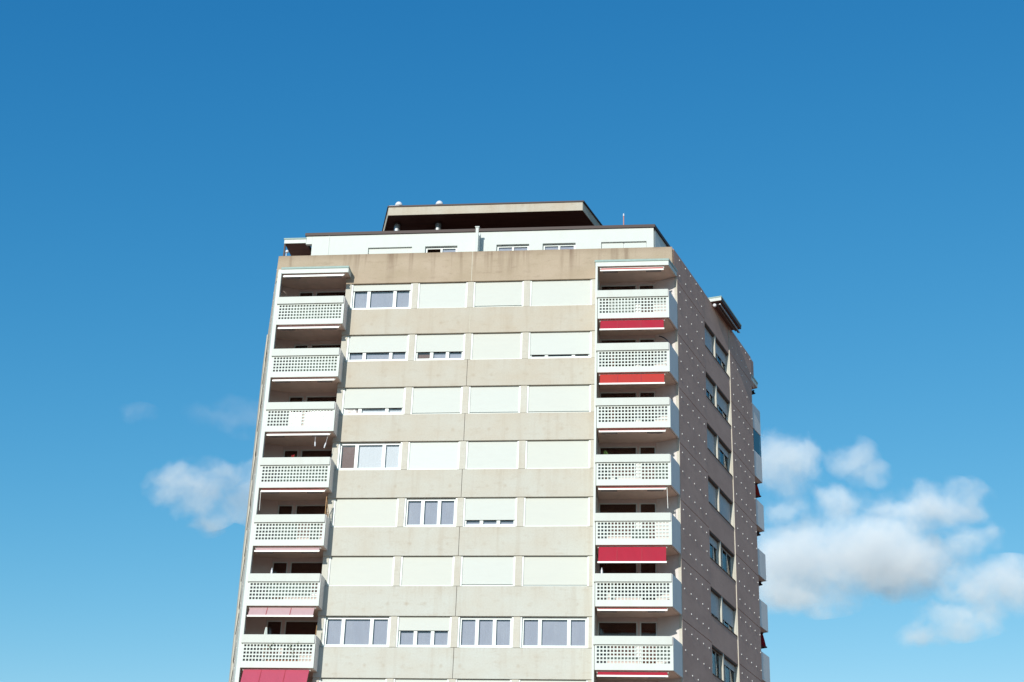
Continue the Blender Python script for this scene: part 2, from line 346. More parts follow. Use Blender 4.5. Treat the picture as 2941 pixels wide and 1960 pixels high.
# share of the opening the shutter covers, colour of what is behind each of the three panes
STATE = {1: [(.26, 'sss'), (1, ''), (.955, 'sss'), (1, '')],
         2: [(.66, 'sss'), (.68, 'dss'), (1, ''), (.86, 'dsd')],
         3: [(.76, 'dww'), (.965, 'sss'), (.965, 'sss'), (.965, 'sss')],
         4: [(0, 'dww'), (1, 'N'), (1, ''), (1, '')],
         5: [(1, ''), (0, 'sss'), (.78, 'sss'), (1, '')],
         6: [(1, ''), (1, ''), (.955, 'dsd'), (.975, 'dss')],
         7: [(0, 'sss'), (.46, 'sss'), (0, 'sss'), (0, 'sss')],
         8: [(1, ''), (1, ''), (1, ''), (1, '')]}
CURT = {'s': 'sheer', 'w': 'whitecurt', 'd': 'dark'}
def front_window(k, i):
    x0, x1 = WX[i]; z1, z0 = ZT(k) - 0.01, ZB(k); cover, kinds = STATE[k][i]
    side, mul = 0.15, 0.16
    gw = (x1 - x0 - 2 * side - 2 * mul)
    ws = [gw * .265, gw * .47, gw * .265] if i in (0, 3) else [gw / 3] * 3
    hs = []; x = x0 + side
    for w in ws: hs.append((x, x + w, z0 + 0.13, z1 - 0.11)); x += w + mul
    fr = MB().holes(x0 + 0.075, x1 - 0.075, z0 + 0.004, z1 - 0.002, 0.165, 0.225, hs)
    fr.box(x0, x0 + 0.075, 0.075, 0.225, z0 + 0.004, z1 - 0.002).box(x1 - 0.075, x1, 0.075, 0.225, z0 + 0.004, z1 - 0.002)
    fr.box(x0 + 0.075, x1 - 0.075, 0.10, 0.164, z0 + 0.004, z0 + 0.03)
    w = part(fr, 'window', 'frame', tower)
    if cover < 1:
        pm = MB()
        for h in hs: pm.box(h[0] - 0.01, h[1] + 0.01, 0.190, 0.202, h[2] - 0.01, h[3] + 0.01)
        part(pm, 'pane', 'glass', w)
        for h, c in zip(hs, kinds):
            cm = MB(); n = 14; c_ = CURT[c]
            xs = [h[0] - 0.07 + (h[1] - h[0] + 0.14) * q / n for q in range(n + 1)]
            for a in range(n): cm.hexa([(xs[a], 0.29 + 0.004 * (a % 2), z0 + 0.02), (xs[a + 1], 0.29 + 0.004 * ((a + 1) % 2), z0 + 0.02), (xs[a + 1], 0.302 + 0.004 * ((a + 1) % 2), z0 + 0.02), (xs[a], 0.302 + 0.004 * (a % 2), z0 + 0.02),
                                        (xs[a], 0.29 + 0.004 * (a % 2), z1), (xs[a + 1], 0.29 + 0.004 * ((a + 1) % 2), z1), (xs[a + 1], 0.302 + 0.004 * ((a + 1) % 2), z1), (xs[a], 0.302 + 0.004 * (a % 2), z1)])
            part(cm, 'curtain', c_, w)
    if cover > 0:
        zb = z1 - (z1 - z0 - 0.03) * cover
        sm = MB().box(x0 + 0.078, x1 - 0.078, 0.120, 0.140, zb + 0.03, z1 - 0.004).box(x0 + 0.078, x1 - 0.078, 0.114, 0.146, zb, zb + 0.03)
        part(sm, 'roller_shutter', 'shutw' if kinds == 'N' else 'shut', w)
for k in range(1, NR + 1):
    for i in range(4): front_window(k, i)
    edges = [XA] + [v for p in WX for v in p] + [XB_]
    for a, b in zip(edges[0::2], edges[1::2]):
        part(MB().box(a + 0.002, b - 0.002, 0.045, 0.24, ZB(k) + 0.002, ZT(k) - 0.002), 'pier', 'pier', tower)

# --- loggias
def perforated(x0, x1, hx0, hx1, nh, z0, z1, y0, y1, fmap=None):
    hs = []; p = (hx1 - hx0) / (nh - 1)
    for i in range(nh):
        for j in range(5):
            cx, cz = hx0 + p * i, z0 + 0.345 + 0.162 * j
            hs.append((round(cx - 0.050, 4), round(cx + 0.050, 4), round(cz - 0.050, 4), round(cz + 0.050, 4)))
    return MB(fmap).holes(x0, x1, z0, z1, y0, y1, hs)

AWN = {'R': {1: ('red', .10), 2: ('crimson', .52), 3: ('red', .52), 4: ('red', .03), 5: ('red', .03), 6: ('crimson', .74), 7: ('red', .02), 8: ('crimson', .12)},
       'L': {1: ('pink', .02), 2: ('pink', .05), 3: ('pink', .02), 4: ('pink', .02), 5: ('red', .03), 6: ('pink', .12), 7: ('pink', .36), 8: ('rose', .8)},
       'B': {1: ('brown', .03), 2: ('brown', .03), 3: ('red', .55), 4: ('brown', .03), 5: ('brown', .03), 6: ('crimson', .6), 7: ('brown', .03), 8: ('brown', .03)}}
def awning(x0, x1, zs, col, drop, fmap=None, zoff=0.0):
    """cassette under the slab edge, cloth sloping out to the front rail, folding arms behind it"""
    z0 = zs - 0.055 - zoff; y0 = -0.66; out = 0.06 + 0.40 * drop; zb = z0 - 0.04 - drop
    n = 14; ys = []
    cm = MB(fmap)
    for a in range(n):
        xa, xb = x0 + 0.03 + (x1 - x0 - 0.06) * a / n, x0 + 0.03 + (x1 - x0 - 0.06) * (a + 1) / n
        sa, sb = (0.012 * math.sin(a * 1.7), 0.012 * math.sin((a + 1) * 1.7))
        ym = y0 - out * 0.5
        P = lambda x, y, z: [(x, y, z), (x, y + 0.008, z + 0.004)]
        A0, A1 = P(xa, y0, z0); B0, B1 = P(xb, y0, z0); C0, C1 = P(xb, y0 - out, zb - 0.01); D0, D1 = P(xa, y0 - out, zb - 0.01)
        Mb0, Mb1 = P(xb, ym + sb, (z0 + zb) / 2); Ma0, Ma1 = P(xa, ym + sa, (z0 + zb) / 2)
        cm.hexa([A0, B0, Mb0, Ma0, A1, B1, Mb1, Ma1]); cm.hexa([Ma0, Mb0, C0, D0, Ma1, Mb1, C1, D1])
    aw = part(cm, 'awning', col, tower)
    if drop > 0.3:
        sm = MB(fmap)
        for fr_ in (0.28, 0.64):
            xs_ = x0 + (x1 - x0) * fr_
            for ya, za, yb, zb2 in ((y0 - 0.004, z0, y0 - out * 0.5 - 0.016, (z0 + zb) / 2), (y0 - out * 0.5 - 0.016, (z0 + zb) / 2, y0 - out - 0.004, zb)):
                sm.hexa([(xs_ - 0.012, ya, za), (xs_ + 0.012, ya, za), (xs_ + 0.012, yb, zb2), (xs_ - 0.012, yb, zb2), (xs_ - 0.012, ya - 0.006, za), (xs_ + 0.012, ya - 0.006, za), (xs_ + 0.012, yb - 0.006, zb2), (xs_ - 0.012, yb - 0.006, zb2)])
        part(sm, 'seam', 'seam', aw)
    part(MB(fmap).box(x0, x1, y0 - out - 0.045, y0 - out - 0.004, zb - 0.075, zb), 'front_rail', 'brown' if fmap is mirR else 'rail', aw)
    part(MB(fmap).tube((x0 - 0.02, y0 + 0.05, z0 + 0.0), (x1 + 0.02, y0 + 0.05, z0 + 0.0), 0.045), 'roller', 'brown' if fmap is mirR else 'rail', aw)
    for xa, xb in ((x0 + 0.12, x0 + 0.85), (x1 - 0.85, x1 - 0.12)):
        am = MB(fmap); yy = y0 - out + 0.09 if drop < 0.3 else y0
        if drop < 0.3: am.box(xa, xb, yy - 0.06, yy + 0.02, zb - 0.11, zb - 0.055)
        else:
            xm = (xa + xb) / 2
            am.tube((xa if xa < x0 + 1 else xb, y0 + 0.03, z0 - 0.08), (xm, y0 - out * 0.4, (z0 + zb) / 2 - 0.10), 0.02, n=6)
            am.tube((xm, y0 - out * 0.4, (z0 + zb) / 2 - 0.10), (xa if xa < x0 + 1 else xb, y0 - out - 0.01, zb - 0.05), 0.02, n=6)
        part(am, 'folding_arm', 'arm', aw)
    return aw

def glazed(x0, x1, z0, z1, y, name, fmap, split=None, glassk='glassd'):
    """a framed pane (window or door) set in an opening"""
    hs = [(x0 + 0.06, x1 - 0.06, z0 + 0.06, z1 - 0.06)]
    fr = part(MB(fmap).holes(x0, x1, z0, z1, y, y + 0.06, hs), name, 'frame', tower)
    h = hs[0]
    part(MB(fmap).box(h[0] - 0.01, h[1] + 0.01, y + 0.025, y + 0.035, h[2] - 0.01, h[3] + 0.01), 'pane', glassk, fr)
    return fr

def balcony(k, plan, x0, x1, hx0, hx1, side, fmap, ret=None):
    zb = 1.86 - ST * (k - 1)
    b = part(perforated(x0, x1, hx0, hx1, 21, zb, zb + 1.087, -0.804, -0.744, fmap), 'balcony', 'white', tower)
    part(MB(fmap).box(x0 - 0.06, x1 - 0.04, -0.872, -0.700, zb + 1.10, zb + 1.47), 'cap_beam', 'cap', b)
    part(MB(fmap).prism(plan, zb + 0.012, zb + 0.24), 'floor_slab', 'ceil', b)
    part(MB(fmap).slab2(*side, 0.08, zb, zb + 1.465), 'side_panel', 'side', b)
    return b

# right-hand loggia, drawn once and reused mirrored at the rear corner
PLAN_R = [(0.16, -0.722), (3.46, -0.722), (3.80, 0.56), (3.80, 0.735), (2.86, 1.185), (0.16, 1.185)]
SIDE_R = ((3.552, -0.800), (3.93, 0.60))
PLAN_L = [(-15.54, -0.722), (-12.33, -0.722), (-12.33, 1.185), (-15.15, 1.185), (-16.08, 0.74), (-15.82, -0.2)]
SIDE_L = ((-12.24, -0.800), (-12.24, -0.004))
Z_LOW = 1.86 - ST * NR
for key, fmap in (('R', None), ('B', mirR)):
    for k in range(1, NR + 1):
        zs = 4.66 - ST * (k - 1) if k > 1 else 4.77
        zf = 2.10 - ST * (k - 1)
        balcony(k, PLAN_R, 0.158, 3.552, 0.30, 3.36, SIDE_R, fmap)
        zh = ZT(k) + (0.22 if k == 1 else 0.08)
        part(MB(fmap).holes(0.13, 2.85, zf, zs + 0.1, 1.19, 1.35, [(0.16, 1.95, zf + 0.8, zh), (2.05, 2.83, zf + 0.02, zh)]), 'loggia_wall', 'wall', tower)
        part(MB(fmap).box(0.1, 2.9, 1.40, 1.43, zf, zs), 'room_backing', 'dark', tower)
        glazed(0.16, 1.95, zf + 0.8, zh, 1.215, 'balcony_window', fmap)
        glazed(2.05, 2.83, zf + 0.02, zh, 1.215, 'balcony_door', fmap)
        part(MB(fmap).slab2((2.852, 1.19), (3.815, 0.735), 0.12, zf, zs + 0.05), 'splayed_wall', 'side', tower)
        c, d = AWN[key][k]
        awning(0.26, 3.32, zs, c, d, fmap, 0.10 if k == 1 else 0)
    part(MB(fmap).box(0.03, 0.13, -0.72, 1.40, Z_LOW, 4.765), 'party_wall', 'white', tower)
    cn = part(MB(fmap).prism([(0.02, -0.63), (3.55, -0.63), (3.90, 0.60), (3.74, -0.004), (3.60, -0.004), (3.60, 1.185), (0.02, 1.185)] if False else
              [(0.02, -0.63), (3.55, -0.63), (3.90, 0.62), (2.90, 1.185), (0.02, 1.185)], 4.772, 4.90), 'balcony_canopy', 'ceil', tower)
    part(MB(fmap).box(0.02, 3.55, -0.66, -0.632, 4.735, 4.965), 'fascia', 'white', cn)
    part(MB(fmap).slab2((3.552, -0.655), (3.93, 0.60), 0.05, 4.74, 4.965), 'fascia', 'white', cn)
    part(MB(fmap).prism([(-0.02, -0.69), (3.57, -0.69), (3.97, 0.62), (3.76, -0.006), (-0.02, -0.006)], 4.97, 5.075), 'copper_edge', 'copper', cn)
for k in range(1, NR + 1):
    zs = 4.66 - ST * (k - 1) if k > 1 else 4.77
    zf = 2.10 - ST * (k - 1)
    balcony(k, PLAN_L, -15.55, -12.24, -15.42, -12.42, SIDE_L, None)
    zh = ZT(k) + (0.22 if k == 1 else 0.08)
    part(MB().holes(-15.14, -12.46, zf, zs + 0.1, 1.19, 1.35, [(-15.12, -14.38, zf + 0.02, zh), (-14.26, -12.50, zf + 0.8, zh)]), 'loggia_wall', 'wall', tower)
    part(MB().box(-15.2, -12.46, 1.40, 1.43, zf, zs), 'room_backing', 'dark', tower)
    glazed(-14.26, -12.50, zf + 0.8, zh, 1.215, 'balcony_window', None)
    glazed(-15.12, -14.38, zf + 0.02, zh, 1.215, 'balcony_door', None)
    part(MB().slab2((-16.09, 0.745), (-15.145, 1.195), 0.12, zf, zs + 0.05), 'splayed_wall', 'wall', tower)
    c, d = AWN['L'][k]
    awning(-15.46, -12.42, zs, c, d, None, 0.10 if k == 1 else 0)
part(MB().box(-12.455, -12.442, 0.17, 1.40, Z_LOW, 4.765), 'party_wall', 'wall', tower)
part(MB().box(-15.74, -15.56, -0.78, -0.60, Z_LOW, 4.73), 'corner_post', 'white', tower)
part(MB().slab2((-16.235, 0.68), (-15.745, -0.62), 0.07, Z_LOW, 4.76), 'wind_screen', 'white', tower)
cn = part(MB().prism([(-15.76, -0.63), (-12.24, -0.63), (-12.24, 1.185), (-15.15, 1.185), (-16.10, 0.72)], 4.772, 4.90), 'balcony_canopy', 'ceil', tower)
part(MB().box(-15.76, -12.24, -0.66, -0.632, 4.735, 4.965), 'fascia', 'white', cn)
part(MB().box(-12.238, -12.21, -0.655, -0.004, 4.74, 4.965), 'fascia', 'white', cn)
part(MB().box(-15.62, -12.20, -0.69, -0.006, 4.97, 5.075), 'copper_edge', 'copper', cn)

part(MB(mirR).slab2((3.56, -0.78), (3.92, 0.56), 0.02, 3.36 - ST, 4.60 - ST), 'glass_screen', 'glass', tower)
part(MB(mirR).slab2((3.545, -0.80), (3.562, -0.74), 0.03, 3.36 - ST, 4.62 - ST), 'glass_screen', 'frame', tower)
# --- the two gable sides with studs, window column and sunlit reveals
# what the right windows show: (shutter share near, far)
GST = {1: (1, .52), 2: (.55, .6), 3: (1, .3), 4: (1, 1), 5: (.35, .12), 6: (.84, .72), 7: (.06, .28), 8: (.8, 1)}
def gable_side(fmap, gm='gable'):
    part(MB(fmap).box(0.225, 0.73, -0.2, -0.002, 4.78, ZP), 'parapet_panel', gm, tower)
    part(MB(fmap).box(14.10, SIDE, -0.2, -0.002, 4.42, ZP), 'parapet_panel', gm, tower)
    for k in range(0, NR + 1):
        z1 = ZP if k == 0 else 4.48 - ST * (k - 1)
        z0 = 4.48 - ST * k + 0.032
        part(MB(fmap).box(0.735, 5.25, -0.14, 0, z0, z1), 'gable_panel', gm, tower)
        part(MB(fmap).box(9.76, 14.095, -0.14, 0.04, z0, z1), 'gable_panel', gm, tower)
        s1 = ZP if k == 0 else ZB(k)
        s0 = ZT(k + 1)
        part(MB(fmap).box(5.262, 9.726, -0.16, -0.004, s0, s1 - 0.012), 'spandrel_panel', gm, tower)
        part(MB(fmap).box(0.80, 14.0, -0.4, -0.145, s0 + 0.1, s0 + 0.35), 'floor_slab', 'joint', tower)
    part(MB(fmap).box(0.700, 0.733, -0.14, -0.004, Z_END, 4.76), 'sunlit_edge_strip', 'pier', tower)  # edges paler than the panels, their sunlit tone put into the colour
    part(MB(fmap).box(9.728, 9.758, -0.14, 0.036, Z_END, ZP - 0.01), 'sunlit_edge_strip', 'pier', tower)
    part(MB(fmap).box(0.80, 5.2, -0.19, -0.142, Z_END, 6.0), 'joint_backing', 'joint', tower)
    part(MB(fmap).box(9.8, 14.05, -0.19, -0.142, Z_END, 6.0), 'joint_backing', 'joint', tower)
    for k in range(1, NR + 1):
        z1, z0 = ZT(k), ZB(k)
        part(MB(fmap).box(7.14, 7.30, -0.24, -0.02, z0 + 0.003, z1 - 0.003), 'pier', 'pier', tower)
        part(MB(fmap).box(9.685, 9.726, -0.30, -0.02, z0 + 0.003, z1 - 0.003), 'pier', 'pier', tower)
        part(MB(fmap).box(5.262, 9.68, -0.22, 0.02, z0 - 0.010, z0 + 0.035), 'window_sill', 'joint', tower)
        for j, (a, b) in enumerate(((5.27, 7.13), (7.31, 9.68))):
            z0_ = z0 + 0.037
            n = 3; hs = []; w = (b - a - 0.06 * (n + 1)) / n
            for q in range(n): hs.append((a + 0.06 + q * (w + 0.06), a + 0.06 + q * (w + 0.06) + w, z0_ + 0.06, z1 - 0.08))
            wn = part(MB(fmap).holes(a, b, z0_, z1 - 0.004, -0.24, -0.19, hs), 'window', 'frame', tower)
            pm = MB(fmap)
            for h in hs: pm.box(h[0] - 0.01, h[1] + 0.01, -0.225, -0.215, h[2] - 0.01, h[3] + 0.01)
            part(pm, 'pane', 'glass', wn)
            part(MB(fmap).box(a, b, -0.34, -0.33, z0_, z1), 'curtain', 'dark' if (k + j) % 3 else 'sheer', wn)
            part(MB(fmap).box(a, b, -0.188, -0.02, z1 - 0.085, z1 - 0.006), 'lintel_shade', 'joint', wn)  # dark strip painting in the shade under the window head
            c = GST[k][j]
            zz = z1 - (z1 - z0_ - 0.01) * c
            part(MB(fmap).box(a + 0.01, b - 0.01, -0.185, -0.165, zz, z1 - 0.088), 'roller_shutter', 'shutg', wn)
gable_side(mapR); gable_side(mapL, 'conc')  # same concrete: right in the shade-toned copy, left in the sunlit front tone

for x_, y_, za, zb_, k_ in ((3.36, -0.74, -6.60, -7.60, 'R'), (-15.50, -0.74, -6.65, -7.60, 'L')):
    part(MB().tube((x_, y_ + 0.1, za), (x_ + 0.03, y_ + 0.1, zb_), 0.014, n=6), 'crank_rod', 'rail', tower)
# studs: small pale caps in a grid over the studded panels; the hundred that show largest are parts, the rest one part
zr = [5.86, 5.0, 4.1] + [3.18 - 0.9333 * i for i in range(20)]
spots = []
for z in zr:
    for s in (1.13, 2.10, 2.95, 3.89, 4.78): spots.append((mapR, s, 0.0, z))
    for s in (1.13, 3.89): spots.append((mapL, s, -0.012, z))
    for s in (10.24, 11.21, 12.09, 13.0, 13.93): spots.append((mapR, s, 0.04, z))
def dist(p): return (Vector(p[0](p[1], p[2], p[3])) - CAM).length + (50 if p[0] is mapL else 0) + (80 if p[3] < -14.6 else 0)
spots.sort(key=dist)
PROF = [(0.042, -0.004), (0.042, 0.008), (0.038, 0.017), (0.026, 0.024), (0.008, 0.027)]
def stud_mb(mb, p):
    c = p[0](p[1], p[2], p[3]); c1 = p[0](p[1], p[2] + 1, p[3])
    ax = Vector(c1) - Vector(c); return mb.lathe(c, PROF, 8, ax)
for p in spots[:100]: part(stud_mb(MB(), p), 'stud', 'stud', tower, smooth=True)
rest = MB()
for p in spots[100:]: stud_mb(rest, p)
o = part(rest, 'studs', 'stud', tower, smooth=True); o['kind'] = 'stuff'

# --- canopy over the right-hand terrace, with a rolled awning below its edge
cn = part(MB(mapR).box(6.54, 10.34, -2.6, 0.53, 6.085, 6.24), 'terrace_canopy', 'boards', tower)
part(MB(mapR).box(6.515, 6.538, -2.6, 0.56, 6.08, 6.25), 'fascia', 'white', cn)
part(MB(mapR).box(6.54, 10.34, 0.532, 0.56, 6.08, 6.25), 'fascia', 'brown', cn)
part(MB(mapR).box(6.50, 10.36, -2.6, 0.58, 6.253, 6.33), 'copper_edge', 'copper', cn)
am = part(MB(mapR).tube((6.75, 0.36, 5.98), (10.45, 0.36, 5.98), 0.055), 'awning', 'brown', tower)
part(MB(mapR).box(6.70, 10.5, 0.41, 0.455, 5.93, 5.98), 'front_rail', 'metal', am)
part(MB(mapR).box(6.78, 10.3, 0.22, 0.28, 5.98, 6.08), 'folding_arm', 'arm', am)
part(MB(mapR).lathe((6.72, 0.14, 5.93), [(0.03, -0.08), (0.085, -0.06), (0.10, 0.0), (0.085, 0.06), (0.03, 0.08)], 12, (1, 0, 0)), 'wall_lamp', 'plastic', tower, smooth=True)

# ------------------------------------------------------------------ penthouse
PY, PZ = 1.8, 8.16
PW = [(-11.88, -9.59, 1, 1), (-8.90, -7.23, 0, 2), (-5.21, -3.53, 0, 2), (-2.84, -1.16, 0, 2), (0.14, 2.43, 1, 2)]
pr = lambda s: (2.79 + uR.x * s, PY + uR.y * s)
part(MB().holes(-14.87, 2.79, 5.02, PZ, PY, PY + 0.2, [(a, b, 5.9, 7.40) for a, b, _, _ in PW]), 'penthouse_wall', 'ph', tower)
part(MB().slab2(pr(0.21), pr(11), 0.2, 5.02, PZ), 'penthouse_wall', 'ph', tower)
part(MB().box(-15.20, -14.874, PY + 0.002, PY + 0.2, 7.70, PZ), 'penthouse_beam', 'ph', tower)
part(MB().box(-14.868, -14.67, PY + 0.202, 4.0, 5.02, PZ), 'penthouse_wall', 'ph', tower)
part(MB().box(-17.02, -14.672, 4.0, 4.2, 5.02, 7.78), 'terrace_wall', 'dim', tower)
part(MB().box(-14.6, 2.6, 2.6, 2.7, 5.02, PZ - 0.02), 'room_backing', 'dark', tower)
rp = [(-15.26, PY - 0.07), (2.86, PY - 0.07), (pr(11)[0] + 0.08, pr(11)[1]), (-14.8, pr(11)[1])]
part(MB().prism(rp, PZ + 0.002, PZ + 0.16), 'penthouse_roof', 'brown', tower)
part(MB().box(-14.0, -13.96, PY - 0.02, PY - 0.003, 5.6, PZ), 'downpipe', 'ph', tower)
for a, b, closed, n in PW:
    z0, z1 = 5.9, 7.40
    hs = []; w = (b - a - 0.10 * (n + 1)) / n
    for q in range(n): hs.append((a + 0.10 + q * (w + 0.10), a + 0.10 + q * (w + 0.10) + w, z0 + 0.08, z1 - 0.10))
    wn = part(MB().holes(a + 0.002, b - 0.002, z0 + 0.002, z1 - 0.002, PY + 0.14, PY + 0.19, hs), 'penthouse_window', 'frame', tower)
    pm = MB()
    for q, h in enumerate(hs):
        if not (a < -8 and a > -9 and q == 0): pm.box(h[0] - 0.01, h[1] + 0.01, PY + 0.16, PY + 0.17, h[2] - 0.01, h[3] + 0.01)
    part(pm, 'pane', 'glass', wn)
    if not closed:
        cm = MB()
        for q, h in enumerate(hs):
            if not (a < -8 and a > -9 and q == 0): cm.box(h[0] - 0.05, h[1] + 0.05, PY + 0.22, PY + 0.23, z0, z1)
        part(cm, 'curtain', 'sheer', wn)
    else:
        for q in range(n):
            ww = (b - a) / n
            part(MB().box(a + ww * q + 0.02, a + ww * (q + 1) - 0.02, PY + 0.095, PY + 0.12, z0, z1 - 0.004), 'roller_shutter', 'shutw', wn)
dv = part(MB().prism([(1.05, 5.03), (1.795, 5.03), (1.795, 8.10), (1.70, 8.02), (1.45, 7.95), (1.05, 7.98)], -6.13, -6.04), 'terrace_divider', 'ph', tower)
bpy.data.objects.remove(dv)
dm = MB(); pf = [(1.05, 5.03), (1.795, 5.03), (1.795, 8.12), (1.66, 7.86), (1.45, 7.72), (1.16, 7.68), (1.16, 8.02), (1.05, 8.02)]
nn = len(pf)
dm.add([(-6.20, y, z) for y, z in pf] + [(-6.06, y, z) for y, z in pf],
       [(0, 5, 6, 7), (0, 1, 4, 5), (1, 2, 3, 4), (8, 15, 14, 13), (8, 13, 12, 9), (9, 12, 11, 10)] + [(i, (i + 1) % nn, nn + (i + 1) % nn, nn + i) for i in range(nn)])
dv = part(dm, 'terrace_divider', 'ph', tower)
part(MB().box(-6.24, -6.02, 1.02, 1.18, 8.022, 8.07), 'cap', 'ph', dv)
# left terrace canopy, its post and lamp
cn = part(MB().box(-16.34, -15.19, PY + 0.03, 4.0, 7.79, 7.99), 'terrace_canopy', 'boards', tower)
part(MB().box(-16.36, -15.19, PY + 0.002, PY + 0.028, 7.775, 8.0), 'fascia', 'white', cn)
part(MB().box(-16.39, -15.19, PY - 0.03, 4.0, 8.003, 8.075), 'copper_edge', 'copper', cn)
part(MB().box(-16.37, -16.29, PY + 0.05, PY + 0.13, 5.02, 7.785), 'post', 'brown', tower)
part(MB().tube((-16.20, PY + 0.04, 5.02), (-16.20, PY + 0.04, 7.30), 0.02), 'pipe', 'metal', tower)
part(MB().lathe((-16.16, PY + 0.02, 7.30), [(0.03, -0.09), (0.085, -0.05), (0.095, 0.0), (0.06, 0.07), (0.02, 0.09)], 12), 'wall_lamp', 'plastic', tower, smooth=True)

# machine-room roof: overhanging slab with board soffit, held by a core behind
SY = 3.42
sr = lambda s: (-0.97 + uR.x * s, SY + uR.y * s); sl = lambda s: (-11.29 - uR.x * s, SY + uR.y * s)
poly = [sl(0), sr(0), sr(7), sl(7)]
rs = part(MB().prism(poly, 10.20, 10.60), 'machine_room_roof', 'boards', tower)
part(MB().slab2((sl(0)[0] - 0.02, SY), (sr(0)[0] + 0.02, SY), -0.05, 10.17, 10.66), 'fascia', 'conc', rs)
part(MB().slab2(sr(0), sr(7), -0.04, 10.17, 10.66), 'fascia', 'conc', rs)
part(MB().slab2(sl(0), sl(7), 0.04, 10.17, 10.66), 'fascia', 'conc', rs)
part(MB().prism([(sl(0)[0] - 0.07, SY - 0.09), (sr(0)[0] + 0.09, SY - 0.09), (sr(7)[0] + 0.09, sr(7)[1]), (sl(7)[0] - 0.07, sl(7)[1])], 10.663, 10.74), 'edge_flashing', 'brown', rs)
part(MB().box(-10.5, -1.6, 7.2, 9.6, PZ + 0.16, 10.195), 'machine_room_wall', 'brown', tower)
for x, y in ((-10.98, 4.35), (-8.76, 4.37)):
    v = part(MB().tube((x, y, PZ + 0.16), (x, y, 11.26), 0.165, n=16), 'vent_pipe', 'metal', tower, smooth=False)
    part(MB().tube((x, y, 10.10), (x, y, 10.195), 0.21, n=16), 'collar', 'brown', v)
    part(MB().lathe((x, y, 11.26), [(0.19, 0.0), (0.205, 0.06), (0.19, 0.14), (0.14, 0.22), (0.07, 0.27), (0.02, 0.285)], 16), 'cowl', 'plastic', v, smooth=True)
part(MB().box(-11.3, -10.85, SY + 0.0, SY + 0.5, 10.745, 10.80), 'roof_hatch', 'plastic', tower)
an = part(MB().tube((1.17, 4.2, PZ + 0.16), (1.17, 4.2, 10.22), 0.035, 0.03, 8), 'antenna', 'antenna', tower)
part(MB().tube((1.17, 4.2, 10.22), (1.17, 4.2, 10.36), 0.04, 0.03, 8), 'tip', 'plastic', an)

# --- white sheets behind some holes of the perforated fronts (columns a to b of the grid, rows c to d)
def white_sheet(side, k, a, b, c=0, d=5):
    zb = 1.86 - ST * (k - 1)
    x0, p = (0.30, 0.153) if side == 'R' else (-15.42, 0.150)
    part(MB().box(x0 + p * (a - 0.5), x0 + p * (b + 0.5), -0.66, -0.645, zb + 0.27 + 0.162 * c, zb + 0.27 + 0.162 * d), 'backing_sheet', 'white', tower)
for a in (('L', 1, 4, 20), ('L', 2, 6, 20), ('L', 4, 6, 20), ('L', 5, 6, 12), ('L', 5, 17, 19), ('L', 6, 5, 18, 1, 5), ('L', 7, 7, 16, 1, 2),
          ('R', 1, 3, 10), ('R', 1, 17, 20, 3, 5), ('R', 4, 17, 20), ('R', 4, 3, 3), ('R', 5, 10, 14, 0, 3), ('R', 6, 4, 4), ('R', 7, 17, 20, 1, 5), ('R', 7, 3, 11, 1, 2)): white_sheet(*a)

